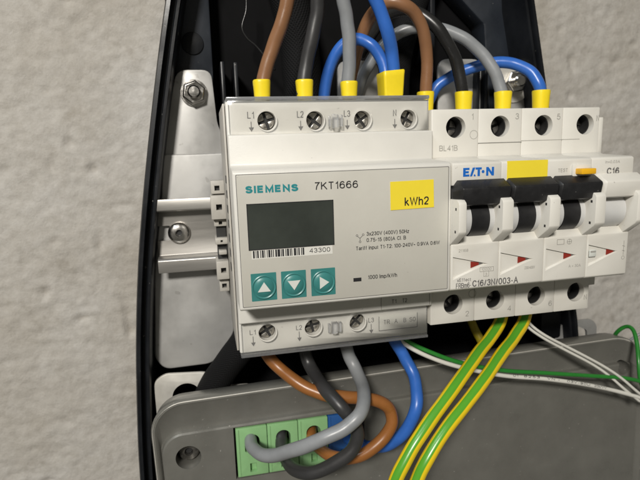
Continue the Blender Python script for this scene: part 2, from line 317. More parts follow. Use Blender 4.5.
# lettering: a plain sans-serif drawn with strokes ('l' lines, 'c' curve, 'o' closed curve) in the XZ plane
CIR = [(.30, 1), (.52, .90), (.60, .5), (.52, .10), (.30, 0), (.08, .10), (0, .5), (.08, .90)]
XO = [(.25, .70), (.44, .60), (.5, .35), (.44, .10), (.25, 0), (.06, .10), (0, .35), (.06, .60)]
GL = {
 'A': (.66, [('l', (0, 0), (.33, 1), (.66, 0)), ('l', (.12, .34), (.54, .34))]),
 'B': (.58, [('l', (0, 0), (0, 1)), ('l', (0, 1), (.30, 1), (.44, .97), (.53, .87), (.53, .66), (.44, .55), (.30, .52), (0, .52)), ('l', (.30, .52), (.47, .49), (.58, .38), (.58, .14), (.47, .03), (.30, 0), (0, 0))]),
 'C': (.62, [('c', (.62, .74), (.54, .92), (.33, 1), (.10, .87), (0, .5), (.10, .13), (.33, 0), (.54, .08), (.62, .28))]),
 'E': (.52, [('l', (.52, 1), (0, 1), (0, 0), (.52, 0)), ('l', (0, .52), (.48, .52))]),
 'F': (.50, [('l', (.50, 1), (0, 1), (0, 0)), ('l', (0, .50), (.44, .50))]),
 'H': (.58, [('l', (0, 0), (0, 1)), ('l', (.58, 0), (.58, 1)), ('l', (0, .52), (.58, .52))]),
 'I': (.0, [('l', (0, 0), (0, 1))]),
 'K': (.58, [('l', (0, 0), (0, 1)), ('l', (.56, 1), (0, .38)), ('l', (.20, .60), (.58, 0))]),
 'L': (.46, [('l', (0, 1), (0, 0), (.46, 0))]),
 'M': (.70, [('l', (0, 0), (0, 1), (.35, .04), (.70, 1), (.70, 0))]),
 'N': (.58, [('l', (0, 0), (0, 1), (.58, 0), (.58, 1))]),
 'R': (.58, [('l', (0, 0), (0, 1), (.34, 1), (.49, .96), (.56, .86), (.56, .64), (.49, .53), (.34, .49), (0, .49)), ('l', (.34, .49), (.58, 0))]),
 'S': (.58, [('c', (.55, .76), (.46, .94), (.28, 1), (.08, .92), (.03, .74), (.12, .60), (.30, .53), (.50, .44), (.58, .26), (.48, .06), (.28, 0), (.08, .07), (0, .26))]),
 'T': (.58, [('l', (0, 1), (.58, 1)), ('l', (.29, 1), (.29, 0))]),
 'V': (.62, [('l', (0, 1), (.31, 0), (.62, 1))]),
 'W': (.92, [('l', (0, 1), (.22, 0), (.46, 1), (.70, 0), (.92, 1))]),
 'a': (.44, [('c', (.03, .54), (.12, .68), (.28, .70), (.42, .60), (.43, .40), (.43, .12), (.46, 0)), ('c', (.43, .42), (.22, .38), (.04, .30), (.0, .14), (.12, .0), (.28, .03), (.43, .18))]),
 'c': (.42, [('c', (.42, .52), (.33, .67), (.22, .70), (.05, .58), (0, .35), (.05, .12), (.22, 0), (.34, .03), (.42, .20))]),
 'e': (.46, [('c', (.02, .37), (.46, .37), (.42, .58), (.24, .70), (.05, .58), (0, .35), (.05, .11), (.24, 0), (.38, .04), (.45, .18))]),
 'f': (.26, [('c', (.26, 1), (.15, .98), (.10, .86), (.10, .6), (.10, 0)), ('l', (0, .68), (.24, .68))]),
 'h': (.44, [('l', (0, 0), (0, 1)), ('c', (0, .45), (.08, .63), (.26, .70), (.40, .62), (.44, .45), (.44, 0))]),
 'i': (.0, [('l', (0, 0), (0, .70)), ('l', (0, .90), (0, 1))]),
 'k': (.42, [('l', (0, 0), (0, 1)), ('l', (.38, .70), (0, .26)), ('l', (.13, .42), (.42, 0))]),
 'l': (.0, [('l', (0, 0), (0, 1))]),
 'm': (.72, [('l', (0, 0), (0, .70)), ('c', (0, .45), (.08, .64), (.22, .70), (.33, .62), (.36, .45), (.36, 0)), ('c', (.36, .45), (.44, .64), (.58, .70), (.69, .62), (.72, .45), (.72, 0))]),
 'n': (.44, [('l', (0, 0), (0, .70)), ('c', (0, .45), (.08, .63), (.26, .70), (.40, .62), (.44, .45), (.44, 0))]),
 'p': (.48, [('l', (0, -.28), (0, .70)), ('c', (0, .5), (.12, .68), (.28, .70), (.44, .58), (.48, .35), (.44, .12), (.28, 0), (.12, .02), (0, .2))]),
 'r': (.26, [('l', (0, 0), (0, .70)), ('c', (0, .42), (.08, .62), (.26, .68))]),
 't': (.24, [('c', (.24, .02), (.14, 0), (.09, .10), (.09, .4), (.09, .92)), ('l', (0, .68), (.22, .68))]),
 'u': (.44, [('c', (0, .70), (0, .25), (.04, .08), (.18, 0), (.36, .07), (.44, .25)), ('l', (.44, 0), (.44, .70))]),
 'x': (.44, [('l', (0, 0), (.44, .70)), ('l', (0, .70), (.44, 0))]),
 'z': (.42, [('l', (0, .70), (.42, .70), (0, 0), (.42, 0))]),
 '0': (.52, [('o',)+tuple((x*.87, y) for x, y in CIR)]),
 '1': (.24, [('l', (0, .74), (.12, .82), (.22, 1), (.22, 0))]),
 '2': (.52, [('c', (.02, .72), (.08, .92), (.27, 1), (.46, .92), (.51, .72), (.44, .52), (.20, .24), (0, 0)), ('l', (0, 0), (.52, 0))]),
 '3': (.52, [('c', (.03, .78), (.12, .95), (.27, 1), (.44, .92), (.48, .74), (.40, .58), (.20, .53)), ('c', (.20, .53), (.42, .49), (.52, .28), (.44, .08), (.26, 0), (.08, .06), (0, .25))]),
 '4': (.54, [('l', (.42, 0), (.42, 1), (0, .28), (.54, .28))]),
 '5': (.52, [('l', (.47, 1), (.10, 1), (.04, .47)), ('c', (.04, .47), (.15, .60), (.28, .63), (.46, .54), (.52, .32), (.45, .09), (.26, 0), (.08, .06), (0, .22))]),
 '6': (.52, [('c', (.48, .80), (.42, .95), (.28, 1), (.10, .88), (0, .5), (.04, .14), (.26, 0), (.46, .09), (.52, .30), (.46, .54), (.28, .63), (.10, .54), (.02, .36))]),
 '7': (.50, [('l', (0, 1), (.50, 1)), ('c', (.50, 1), (.30, .66), (.19, .34), (.15, 0))]),
 '8': (.52, [('o', (.26, 1), (.44, .93), (.48, .76), (.40, .58), (.26, .53), (.12, .58), (.04, .76), (.08, .93)), ('o', (.26, .53), (.45, .45), (.52, .27), (.45, .07), (.26, 0), (.07, .07), (0, .27), (.07, .45))]),
 '9': (.52, [('c', (.04, .20), (.10, .05), (.24, 0), (.42, .12), (.52, .5), (.48, .86), (.26, 1), (.06, .91), (0, .70), (.06, .46), (.24, .37), (.42, .46), (.50, .64))]),
 '.': (.0, [('l', (0, -.02), (0, .09))]), ',': (.04, [('l', (.04, .08), (0, -.16))]), ':': (.0, [('l', (0, 0), (0, .1)), ('l', (0, .55), (0, .65))]),
 '-': (.26, [('l', (0, .38), (.26, .38))]), '=': (.44, [('l', (0, .28), (.44, .28)), ('l', (0, .56), (.44, .56))]), '/': (.26, [('l', (0, -.02), (.26, 1.02))]),
 '(': (.18, [('c', (.18, 1.1), (.04, .85), (0, .45), (.04, .05), (.18, -.22))]), ')': (.18, [('c', (0, 1.1), (.14, .85), (.18, .45), (.14, .05), (0, -.22))]),
 '~': (.44, [('c', (0, .34), (.10, .46), (.22, .40), (.34, .34), (.44, .46))]), 'U': (.56, [('c', (0, 1), (0, .30), (.06, .07), (.28, 0), (.50, .07), (.56, .30), (.56, 1))]), ' ': (.16, [])}
def text(s, x0, x1, z0, cap, y, m, parent, bold=0, rot=0, frame=None, name='lettering', label=None, wt=None, th=.03):
    wt = wt or (.125+bold*3.2); gap = (.10 if wt > .2 else .12)+wt; adv = 0; G = []
    for ch in s:
        g = GL[ch]; G.append((adv, g[1])); adv += g[0]+gap
    adv -= gap; W = (x1-x0)/cap                       # everything in cap heights from here
    fx = (W-wt)/adv if adv > .05 else 1
    vs, fs = [], []; off = Vector((0, 0, 0)); root = parent
    while root is not None: off += root.location; root = root.parent
    ca, sa = math.cos(rot), math.sin(rot); k = 0
    for a, strokes in G:
        for st in strokes:
            pts = [Vector(((a+p[0])*fx+wt/2, wt/2+p[1]*(1-wt), 0)) for p in st[1:]]
            closed = st[0] == 'o'
            if st[0] == 'c': pts = catmull(pts, 5)
            elif closed:
                q = catmull(pts[-2:]+pts+pts[:3], 5); pts = q[10:10+5*len(pts)]
            if not closed:
                for e, f in ((0, 1), (-1, -2)):
                    d = pts[e]-pts[f]; gy = st[1:][e][1]
                    if abs(d.y) > abs(d.x)*1.1 and (gy in (0, 1) or (gy == .70 and st[0] == 'l')): pts[e] = pts[e]+d*(wt/2/abs(d.y))
            n = len(pts); L, R = [], []
            for i, p in enumerate(pts):
                pr = pts[i-1] if (i or closed) else None; nx = pts[(i+1) % n] if (i < n-1 or closed) else None
                d0 = (p-pr).normalized() if pr is not None else None; d1 = (nx-p).normalized() if nx is not None else None
                if d0 is None: d0 = d1
                if d1 is None: d1 = d0
                t = (d0+d1); t = t.normalized() if t.length > 1e-4 else d0
                nn = Vector((-t.y, t.x, 0)); cs = max(.45, abs(nn.dot(Vector((-d0.y, d0.x, 0))))); h = wt/2/cs
                L.append(p+nn*h); R.append(p-nn*h)
            b = len(vs); k += 1
            for q in L+R:
                X, Z = q.x*cap, q.y*cap
                P = frame(X, Z) if frame else Vector((x0+X*ca-Z*sa, y-.0006*k, z0+X*sa+Z*ca))
                vs.append(P*S-off)
            for i in range(n if closed else n-1):
                j = (i+1) % n; fs.append((b+i, b+n+i, b+n+j, b+j))
    me = bpy.data.meshes.new(name); me.from_pydata(vs, [], fs); me.update()
    return link(name, me, m, parent, label=label)

def rr(x0, x1, z0, z1, r, n=8, rot=0, org=(0, 0)):
    if not isinstance(r, (list, tuple)): r = [r]*4
    out = []
    for (cx, cz, a0, q) in ((x1-r[0], z1-r[0], 0, r[0]), (x0+r[1], z1-r[1], 90, r[1]), (x0+r[2], z0+r[2], 180, r[2]), (x1-r[3], z0+r[3], 270, r[3])):
        for i in range(n+1):
            a = math.radians(a0+90*i/n); out.append((cx+q*math.cos(a), cz+q*math.sin(a)))
    if rot:
        c, s_ = math.cos(rot), math.sin(rot); out = [(org[0]+(x-org[0])*c-(z-org[1])*s_, org[1]+(x-org[0])*s_+(z-org[1])*c) for x, z in out]
    return out
def round_poly(P, rad, n=5):
    out = []; m_ = len(P)
    for i in range(m_):
        p = Vector(P[i]); a = Vector(P[i-1]); b = Vector(P[(i+1) % m_]); r_ = rad[i] if isinstance(rad, (list, tuple)) else rad
        if r_ <= 0: out.append(tuple(p)); continue
        d1 = (a-p).normalized(); d2 = (b-p).normalized(); d = min(r_, (a-p).length*.45, (b-p).length*.45)
        q0, q1 = p+d1*d, p+d2*d
        for k in range(n+1):
            t = k/n; out.append(tuple(q0*(1-t)**2+p*2*t*(1-t)+q1*t*t))
    return out
def inset(P, d):
    """offset a closed outline inwards by d"""
    area2 = sum(P[i][0]*P[(i+1) % len(P)][1]-P[(i+1) % len(P)][0]*P[i][1] for i in range(len(P))); sg = 1 if area2 > 0 else -1
    out = []
    for i in range(len(P)):
        a, b = Vector(P[i-1]), Vector(P[(i+1) % len(P)]); t = (b-a).normalized(); nrm = Vector((-t.y, t.x))*sg
        out.append((P[i][0]+nrm.x*d, P[i][1]+nrm.y*d))
    return out
def screw_head(x, z, y, r, parent, m='screw', rot=.6, hole=None):
    """slotted cross head: dark base, four metal quarters"""
    b = MB(); b.cyl_y(x, z, r, y+.7, y+2, 28); base = b.build('screw', M['dark'], parent, smooth=True)
    q = MB(); sw = r*.15
    for k in range(4):
        pts = [(sw, sw)]
        for i in range(8):
            a = math.asin(sw/r)+(math.pi/2-2*math.asin(sw/r))*i/7; pts.append((r*.97*math.cos(a), r*.97*math.sin(a)))
        a = rot+k*math.pi/2; c, s_ = math.cos(a), math.sin(a)
        q.prism_y([(x+px*c-pz*s_, z+px*s_+pz*c) for px, pz in pts], y, y+.5)
    q.build('cross_head', M[m], base, bevel=.22)
    return base

# ------------------------------------------------------------------ the wall
def build_wall():
    x0, x1, z0, z1, st = -190, 380, -190, 170, 1.6
    nx, nz = int((x1-x0)/st), int((z1-z0)/st); vs = []
    for j in range(nz+1):
        for i in range(nx+1):
            x, z = x0+i*st, z0+j*st
            h = .6*noise.fractal(Vector((x*.04, 3.1, z*.05)), 1, 2, 3) + .50*noise.fractal(Vector((x*.20, 7.7, z*.30)), .7, 2.1, 4)
            h += .35*abs(noise.noise(Vector((x*.12+9, 1, z*.28))))
            p = noise.noise(Vector((x*.11+40, 5, z*.13)))
            if p > .44: h -= (p-.44)*6
            vs.append((x*S, (101.5-h)*S, z*S))
    fs = [(j*(nx+1)+i, j*(nx+1)+i+1, (j+1)*(nx+1)+i+1, (j+1)*(nx+1)+i) for j in range(nz) for i in range(nx)]
    me = bpy.data.meshes.new('wall'); me.from_pydata(vs, [], fs)
    for p in me.polygons: p.use_smooth = True
    o = link('wall', me, M['wall']); o['kind'] = 'structure'; o['label'] = 'rough beige grey concrete wall behind everything'
build_wall()

# ------------------------------------------------------------------ black enclosure
enc = thing('wall_box', 'glossy black plastic wall box with ridged rim, open at the front', 'enclosure', (60, 100, -60))
left = [(-8, 128), (-18.5, 86.1), (-27.8, 41.1), (-36.1, -6.6), (-40.8, -44.7), (-43.6, -80), (-45.2, -113.5), (-45.5, -160)]
right = [(172, -160), (176.5, -80), (174, -62), (162, -5), (152, 44.5), (142, 91), (134, 128)]
outl = catmull([(p[0], 0, p[1]) for p in left], 4)
outline = [(v.x, v.z) for v in outl] + right
outline = round_poly(outline, [0]*(len(outline)), 1)
def ring(d, y): return [(x, y, z) for x, z in inset(outline, d)]
prof = [(0, 99.5), (0, 61), (.5, 60), (2.0, 59.8), (2.5, 60.6), (2.6, 63.5), (3.9, 63.5), (4.0, 60.2), (4.5, 59.4), (5.6, 59.4), (6.0, 60.2), (7.5, 90)]
b = MB(); b.loft([ring(d, y) for d, y in prof], cap0=False, cap1=False)
b.build('rim', M['encl'], enc, smooth=True)
b = MB(); b.prism_y(inset(outline, 7.2), 89, 92); b.build('back_panel', M['enclf'], enc)
# moulded ledges left and right, with a round boss, and short upright ribs
b = MB(); b.prism_y([(-1.2, 150), (-25, 150), (-19, 86), (-30, 30), (-3, 30), (-1.6, 62)], 75, 89); lg = b.build('side_ledge', M['ledge'], enc, bevel=.8)
b = MB(); b.cyl_y(-9.5, 73.2, 4.6, 74.2, 76, 32); b.build('boss', M['encl'], lg, bevel=.3)
b = MB(); b.prism_y([(120, 150), (108, 100), (126, 84), (130, 40), (146, 40), (143, 90), (136, 150)], 76, 89); lg = b.build('side_ledge', M['ledge'], enc, bevel=1.2)
for x in (1.2, 6.6, 117.5, 121.5):
    b = MB(); b.box(x, x+1.6, 66, 89, 30, 64+random.random()*2); b.build('rib', M['encl'], enc, bevel=.3)
b = MB(); b.box(96, 98.2, 70, 89, 66, 110); b.build('rib', M['encl'], enc, bevel=.3)
b = MB(); b.box(154, 166, 62, 89, -72, -50); b.build('corner_block', M['encl'], enc, bevel=1.2)

# ------------------------------------------------------------------ galvanised plate with nuts
pl = thing('mounting_plate', 'grey galvanised steel mounting plate bolted inside the black box', 'metal plate', (60, 72, 0))
out = [(-16.8, 61.9), (-2.6, 61.9), (-1.4, 40), (2, 30), (52, 30), (52, 66), (71, 66), (72.5, 30), (100, 30), (100, 67), (122, 67), (124, 30), (130, 30),
       (129.5, 62), (146, 60), (147.5, 30), (150, -40), (163, -48), (162, -62), (147, -63), (140, -50), (6, -50), (0.5, -53), (-4, -60), (-9.5, -67.5), (-31.5, -67.8), (-35.6, -62), (-32.3, -21.8), (-25.2, 23.2), (-19.6, 50)]
rad = [4.5, 4, 2, 2, 3, 5, 5, 3, 3, 5, 5, 2, 2, 7, 7, 2, 3, 3, 3, 3, 3, 2, 3, 4, 4, 5, 5, 6, 6, 5]
pp = round_poly(out[::-1], rad[::-1], 5)
hole = MB().cyl_y(60, 0, 20, 60, 80)
b = MB(); b.prism_y(pp, 70, 71.8); b.build('plate', M['plate'], pl, bevel=.35)
b = MB(); b.prism_x([(69.9, 30.5), (66.6, 26.5), (66.6, -62), (68.2, -62), (68.2, 26), (70.2, 28.5)], 1, 2)
def hexnut(x, z, y, r, rot, parent):
    b = MB(); b.lathe_y(x, z, [(r*1.12, y+4.3), (r*1.12, y+3.6), (r*.9, y+3.5)], 40); o = b.build('washer', M['nut'], parent, smooth=True)
    hx = [(x+r*math.cos(rot+k*math.pi/3), z+r*math.sin(rot+k*math.pi/3)) for k in range(6)]
    hi = [(x+(px-x)*.86, z+(pz-z)*.86) for px, pz in hx]
    b = MB(); b.loft([[(px, y+3.6, pz) for px, pz in hx], [(px, y+.5, pz) for px, pz in hx], [(px, y-.1, pz) for px, pz in hi], [(x+(px-x)*.60, y+.3, z+(pz-z)*.60) for px, pz in hi]])
    o = b.build('hex_nut', M['nut'], parent, bevel=.25)
    b = MB(); b.lathe_y(x, z, [(r*.52, y+3), (r*.52, y-2.2), (r*.40, y-2.9), (.05, y-3.0)], 28); b.build('stud', M['nut'], o, smooth=True)
    return o
b = MB(); b.prism_y(round_poly([(-24.6, 27.5), (-27.0, 8), (-32.2, -21.8), (-35.2, -62), (-31.2, -67.3), (-9.8, -67), (-4.2, -59.6), (0.2, -53), (0.2, 27.5)], [1.5, 6, 6, 5, 4, 4, 3, 2, 1]), 68.6, 70.01)
b.build('raised_panel', M['plate'], pl, bevel=1.2, seg=3)
hexnut(-10.2, 52.4, 65.9, 5.0, .35, pl)
hexnut(138.5, 56.5, 66.0, 5.4, .1, pl)
b = MB(); b.lathe_y(138.5, 56.5, [(9.5, 69.9), (9.5, 69.3), (5, 69.2)], 40); b.build('washer', M['tabm'], pl, smooth=True, label='large pale washer under the right nut')

# ------------------------------------------------------------------ DIN rail
rail = thing('mounting_rail', 'shiny zinc mounting rail running behind the meter and breaker', 'rail', (60, 62, -7))
zt, zb = 9.4, -21.4
pf = [(60, zt), (60, zt-4.6), (61, zt-5.2), (66, zt-5.6), (66, zb+6.4), (61, zb+6), (60, zb+5.2), (60, zb), (61, zb), (61, zb+4.4), (62, zb+5), (67, zb+5.4), (67, zt-4.6), (62, zt-4.2), (61, zt-3.8), (61, zt)]
slot = MB(); slot.prism_y(rr(-40, -22, -8.6, -2.2, 3, 6), 55, 75)
b = MB(); b.prism_x(pf, -29.6, 138); b.build('rail_profile', M['rail'], rail, bevel=.3, cut=[slot])
b = MB(); b.lathe_y(-20.4, -5.4, [(4.6, 66), (4.6, 65), (4.1, 64.2), (3.0, 63.6), (1.5, 63.5), (1.35, 65.2), (.05, 65.2)], 36); sc = b.build('rail_screw', M['nut'], rail, smooth=True)
b = MB(); b.cyl_y(-20.4, -5.4, 1.33, 64.9, 65.4, 6); b.build('socket', M['dark'], sc)

# ------------------------------------------------------------------ end clamp beside the meter
cl = thing('end_clamp', 'narrow grey plastic end clamp with square sockets at the left of the meter', 'clamp', (-4, 55, -7))
def socket_block(x0, x1, z0, z1, y0, hx, hz, hs):
    c = MB(); c.box(hx-hs/2, hx+hs/2, y0-2, y0+5, hz-hs/2, hz+hs/2)
    b = MB(); b.box(x0, x1, y0, 60, z0, z1); o = b.build('clamp_block', M['clampm'], cl, bevel=.35, cut=[c])
    d = MB(); d.box(hx-hs/2+.01, hx+hs/2-.01, y0+3, y0+4.9, hz-hs/2+.01, hz+hs/2-.01); d.build('socket', M['dark'], o)
for (u0, u1, z0, z1, y0, hx, hz, hs) in [(-6.2, -.8, 11.3, 16.6, 52, -3.7, 13.6, 2.0), (-6.6, -.5, 1.3, 10.8, 49, -3.4, 6.2, 2.3), (-5.8, -.6, -1.9+.0, .9, 52, -3.2, -.5, 1.4),
                                      (-5.8, -.8, -9.2, -6.6, 51, -3.2, -7.9, .9), (-6.0, -1.0, -23.4, -15.8, 49, -3.2, -19.6, 2.1), (-5.2, -1.2, -29.2, -24.2, 52, -3.2, -26.8, 1.9)]:
    socket_block(u0, u1, z0, z1, y0, hx, hz, hs)
b = MB(); b.box(-5.0, -1.2, 54, 60, -28, 15); b.build('clamp_spine', M['dark'], cl)
b = MB(); b.box(-4.6, -1.4, 50.5, 55, -13.4, -11.6); b.build('clamp_bar', M['clampm'], cl, bevel=.3)

# ------------------------------------------------------------------ energy meter
mt = thing('energy_meter', 'white modular energy meter with dark display and three teal buttons', 'electricity meter', (36, 60, 0))
prof = [(60, 44), (18.2, 44), (18.2, 33.2), (14.5, 33.0), (14.5, 23.0), (1.2, 22.2), (0, 21.3), (0, -21.9), (1.0, -22.4), (14.5, -23.2), (14.5, -31.5), (18.2, -31.7), (18.2, -43.6), (60, -43.6), (60, -24), (44, -22), (44, 20), (60, 22)]
TH = [(13.5, 37.6), (30.1, 37.4), (47.0, 37.3), (64.0, 37.4)]
BH = [(10.1, -38.0+1.4), (26.9, -36.5), (43.8, -36.3)]
cuts = []
c = MB()
for (x, z) in TH+BH: c.cyl_y(x, z, 3.15, 10, 24.5, 32)
cuts.append(c)
c = MB()
for x in (14.2, 30.0, 46.9, 64): c.cyl_y(x, 60, .1, 10, 11, 6)
b = MB(); b.prism_x(prof, 0, 72); body = b.build('body', M['white'], mt, bevel=.55, seg=3, cut=cuts)
for i, (x, z) in enumerate(TH+BH):
    screw_head(x, z, 20.6, 2.95, mt, rot=[.3, .9, .6, 1.1, .5, .2, .8][i])
# the clear covers over both terminal rows
def cover(z0, z1, lip, holes, label):
    c = MB()
    for (x, z) in holes: c.cyl_y(x, z, 3.35, 10, 24.5, 32)
    b = MB(); b.box(.7, 71.3, 16.9, 17.7, z0, z1)
    top = z1 if lip > 0 else z0
    b2 = MB()
    if lip > 0: b2.box(.3, 71.7, 16.9, 44, z1+.02, z1+1.2)
    else: b2.box(.3, 71.7, 16.9, 44, z0-1.2, z0-.02)
    o = b.build('terminal_cover', M['clear'], mt, bevel=.15, cut=[c], label=label)
    b2.build('cover_lip', M['lip'] if lip > 0 else M['lip2'], o, bevel=.3)
    return o
cu = cover(33.6, 44.2, 1, TH, 'clear cover over the upper terminals')
cl2 = cover(-43.8, -32.0, -1, BH, 'clear cover over the lower terminals')
for (x, z, par) in ((36.6, 37.0, cu), (34.4, -36.6, cl2)):
    b = MB(); b.box(x-1.1, x+1.1, 14.9, 16.88, z-2.2, z+2.2); b.box(x-2.4, x-1.5, 15.6, 16.88, z-1.9, z+1.7); b.box(x+1.5, x+2.7, 15.4, 16.88, z-1.9, z+2.0)
    b.build('seal_lug', M['lug'], par, bevel=.3)
for (t, x) in (('L1', 8.2), ('L2', 25.0), ('L3', 41.5), ('N', 59.0)):
    wd = 2.3 if t != 'N' else 1.3
    text(t, x-wd/2, x+wd/2, 38.4, 2.2, 18.12, M['ink'], mt)
    b = MB(); b.box(x-.12, x+.12, 18.08, 18.15, 34.9, 37.4); b.prism_y([(x-.85, 35.5), (x, 34.1), (x+.85, 35.5)], 18.05, 18.15); b.build('arrow', M['ink'], mt)
for (t, x) in (('L1', 4.9), ('L2', 21.7), ('L3', 47.6+1.6)):
    text(t, x-1.1, x+1.1, -37.0, 1.8, 18.12, M['ink'], mt)
    b = MB(); b.box(x-.12, x+.12, 18.08, 18.15, -40.6, -37.6); b.prism_y([(x-.8, -39.9), (x, -41.3), (x+.8, -39.9)], 18.05, 18.15); b.build('arrow', M['ink'], mt)
b = MB(); b.prism_y(rr(52.2, 67.6, -40.6, -34.9, .3, 3), 17.95, 18.17); pt = b.build('terminal_label', M['paper'], mt)
text('TR', 54.0, 56.5, -38.2, 1.7, 17.9, M['ink'], pt); text('A', 58.4, 59.6, -38.2, 1.7, 17.9, M['ink'], pt)
text('B', 62.0, 63.1, -38.2, 1.7, 17.9, M['ink'], pt); text('S0', 64.4, 66.9, -38.2, 1.7, 17.9, M['ink'], pt)
b = MB(); b.prism_y([(52.2, -40.65), (67.6, -40.65), (67.6, -40.45), (52.2, -40.45)], 17.86, 17.93); b.prism_y([(67.5, -40.6), (67.7, -40.6), (67.7, -34.9), (67.5, -34.9)], 17.86, 17.93)
b.prism_y([(52.1, -40.6), (52.3, -40.6), (52.3, -34.9), (52.1, -34.9)], 17.86, 17.93); b.build('label_border', M['ink'], pt)
text('T1', 56.0, 57.9, -29.2, 1.5, 14.42, M['ink'], mt); text('T2', 60.2, 62.1, -29.2, 1.5, 14.42, M['ink'], mt)
# seam in the lower step where the signal terminal hatch begins
b = MB(); b.box(51.9, 52.1, 14.38, 14.48, -31.3, -23.6); b.box(71.0, 71.2, 14.38, 14.48, -31.3, -23.6); b.build('hatch_seam', M['inkl'], mt)
# face label in its shallow frame
b = MB(); b.prism_y(rr(.95, 71.1, -21.2, 20.75, .35, 3), -.02, .3); b.build('frame_groove', M['ink'], mt)
b = MB(); b.prism_y(rr(1.15, 70.9, -21.0, 20.55, .3, 3), -.08, .25); fl = b.build('face_label', M['label'], mt, bevel=.05)
Y = -.14
text('SIEMENS', 3.7, 20.1, 14.95, 2.25, Y, M['tealt'], mt, wt=.27)
text('7KT1666', 25.3, 39.5, 15.1, 2.35, Y, M['black_i'], mt, wt=.14)
b = MB(); b.prism_y([(3.9, 11.6), (31.1, 11.6), (31.1, -2.75), (3.9, -2.75)], -.17, .2); dp = b.build('display', M['lcd'], mt)
b = MB()
for q in ([(3.8, 11.7), (31.2, 11.7), (31.2, 11.45), (3.8, 11.45)], [(3.8, -2.6), (31.2, -2.6), (31.2, -2.85), (3.8, -2.85)], [(3.75, 11.7), (4.0, 11.7), (4.0, -2.85), (3.75, -2.85)], [(31.0, 11.7), (31.25, 11.7), (31.25, -2.85), (31.0, -2.85)]):
    b.prism_y(q, -.24, -.1)
b.build('bezel', M['black_i'], dp)
b = MB(); b.prism_y([(4.6, -2.95), (30.6, -2.95), (30.6, -5.75), (4.6, -5.75)], -.12, .1); bs = b.build('barcode_sticker', M['paper'], mt)
b = MB(); x = 5.0
for wd, gp in [(.5, .35), (.2, .25), (.45, .5), (.25, .3), (.55, .22), (.2, .6), (.2, .25), (.6, .25), (.3, .3), (.25, .5), (.5, .2), (.8, .28), (.25, .2), (.5, .5), (.25, .25), (.6, .3), (.3, .2), (.25, .55), (.7, .25), (.2, .3), (.4, .5), (.25, .22), (.5, .3), (.5, .3)]:
    if x+wd > 21.9: break
    b.prism_y([(x, -3.05), (x+wd, -3.05), (x+wd, -5.4), (x, -5.4)], -.17, -.11); x += wd+gp
b.build('barcode', M['black_i'], bs)
text('43300', 23.0, 29.8, -4.95, 1.45, -.17, M['black_i'], bs)
b = MB(); b.prism_y([(50.4, 16.5), (65.5, 16.7), (65.7, 7.5), (50.5, 7.25)], -.26, -.09); st = b.build('yellow_sticker', M['ylab'], mt)
text('kWh2', 55.3, 63.8, 8.5, 2.7, -.32, M['black_i'], st, bold=.008)
text('3x230V (400V) 50Hz', 42.1, 56.9, -.55-.1, 1.25, Y, M['black_i'], mt, bold=.006)
text('0.75-15 (80)A Cl. B', 42.1, 55.8, -2.75, 1.25, Y, M['black_i'], mt, bold=.006)
text('Tariff input T1-T2: 100-240V~ 0.9VA 0.6W', 38.4, 67.9, -5.25, 1.25, Y, M['black_i'], mt, bold=.006)
text('1000 Imp/kWh', 42.4, 52.6, -15.3, 1.35, Y, M['black_i'], mt, bold=.006)
b = MB(); b.prism_y([(37.4, -14.5), (40.1, -14.5), (40.1, -15.7), (37.4, -15.7)], -.2, 0); b.build('pulse_led', M['black_i'], mt)
def ringm(b, x, z, r, t, y, n=20):
    A = [2*math.pi*i/n for i in range(n)]
    b.loft([[(x+q*math.cos(a), yy, z+q*math.sin(a)) for a in A] for q, yy in ((r, y+.05), (r, y), (r-t, y), (r-t, y+.05))], False, False)
b = MB()
for (x, z) in ((38.9, -.4), (41.0, -.2), (39.9, -2.5)): ringm(b, x, z, .38, .14, Y, 14)
for p, q in (((39.1, -.7), (39.9, -1.35)), ((40.8, -.5), (39.9, -1.35)), ((39.9, -1.35), (39.9, -2.15))):
    d = Vector((q[0]-p[0], q[1]-p[1])).normalized(); nn = Vector((-d.y, d.x))*.08
    b.prism_y([(p[0]+nn.x, p[1]+nn.y), (q[0]+nn.x, q[1]+nn.y), (q[0]-nn.x, q[1]-nn.y), (p[0]-nn.x, p[1]-nn.y)], Y, Y+.06)
b.build('wiring_symbol', M['ink'], mt)
for i, x in enumerate((3.9, 13.5, 23.2)):
    z0 = -19.35
    b = MB(); b.prism_y(rr(x, x+8.05, z0, z0+9.0, .15, 2), -.14, .1); bt = b.build('button', M['teal'], mt)
    cx, cz = x+4.0, z0+4.45
    b = MB(); b.lathe_y(cx, cz, [(3.95, -.12), (3.9, -.5), (3.65, -.62), (3.4, -.45), (3.2, -.40), (2.9, -.62), (1.6, -.82), (.05, -.88)], 48); b.build('button_dome', M['teal'], bt, smooth=True)
    tri = {0: [(-2.05, -1.35), (2.05, -1.35), (0, 1.75)], 1: [(-2.05, 1.45), (2.05, 1.45), (0, -1.65)], 2: [(-1.3, 2.05), (-1.3, -2.05), (1.8, 0)]}[i]
    b = MB(); b.prism_y([(cx+p, cz+q) for p, q in tri], -.95, -.3); b.build('arrow_symbol', M['tri'], bt)
# slots on the left cheek of the meter
for k in range(9):
    z = 21-k*5.0; b = MB(); b.add([(-.12, 24, z), (-.12, 34, z+1.5), (-.12, 34, z+3.2), (-.12, 24, z+1.8)], [(0, 1, 2, 3)]); b.build('side_slot', M['dark'], mt)
b = MB(); b.prism_x([(20, 43.5), (58, 43.5), (58, -43), (20, -43)], -.9, -.2); b.build('side_cheek', M['clampm'], mt, bevel=.2)
for k in range(7):
    z = 17-k*5.2; b = MB(); b.box(-1.05, -.85, 22.5, 27, z, z+2.6); b.build('side_slot', M['dark'], mt)

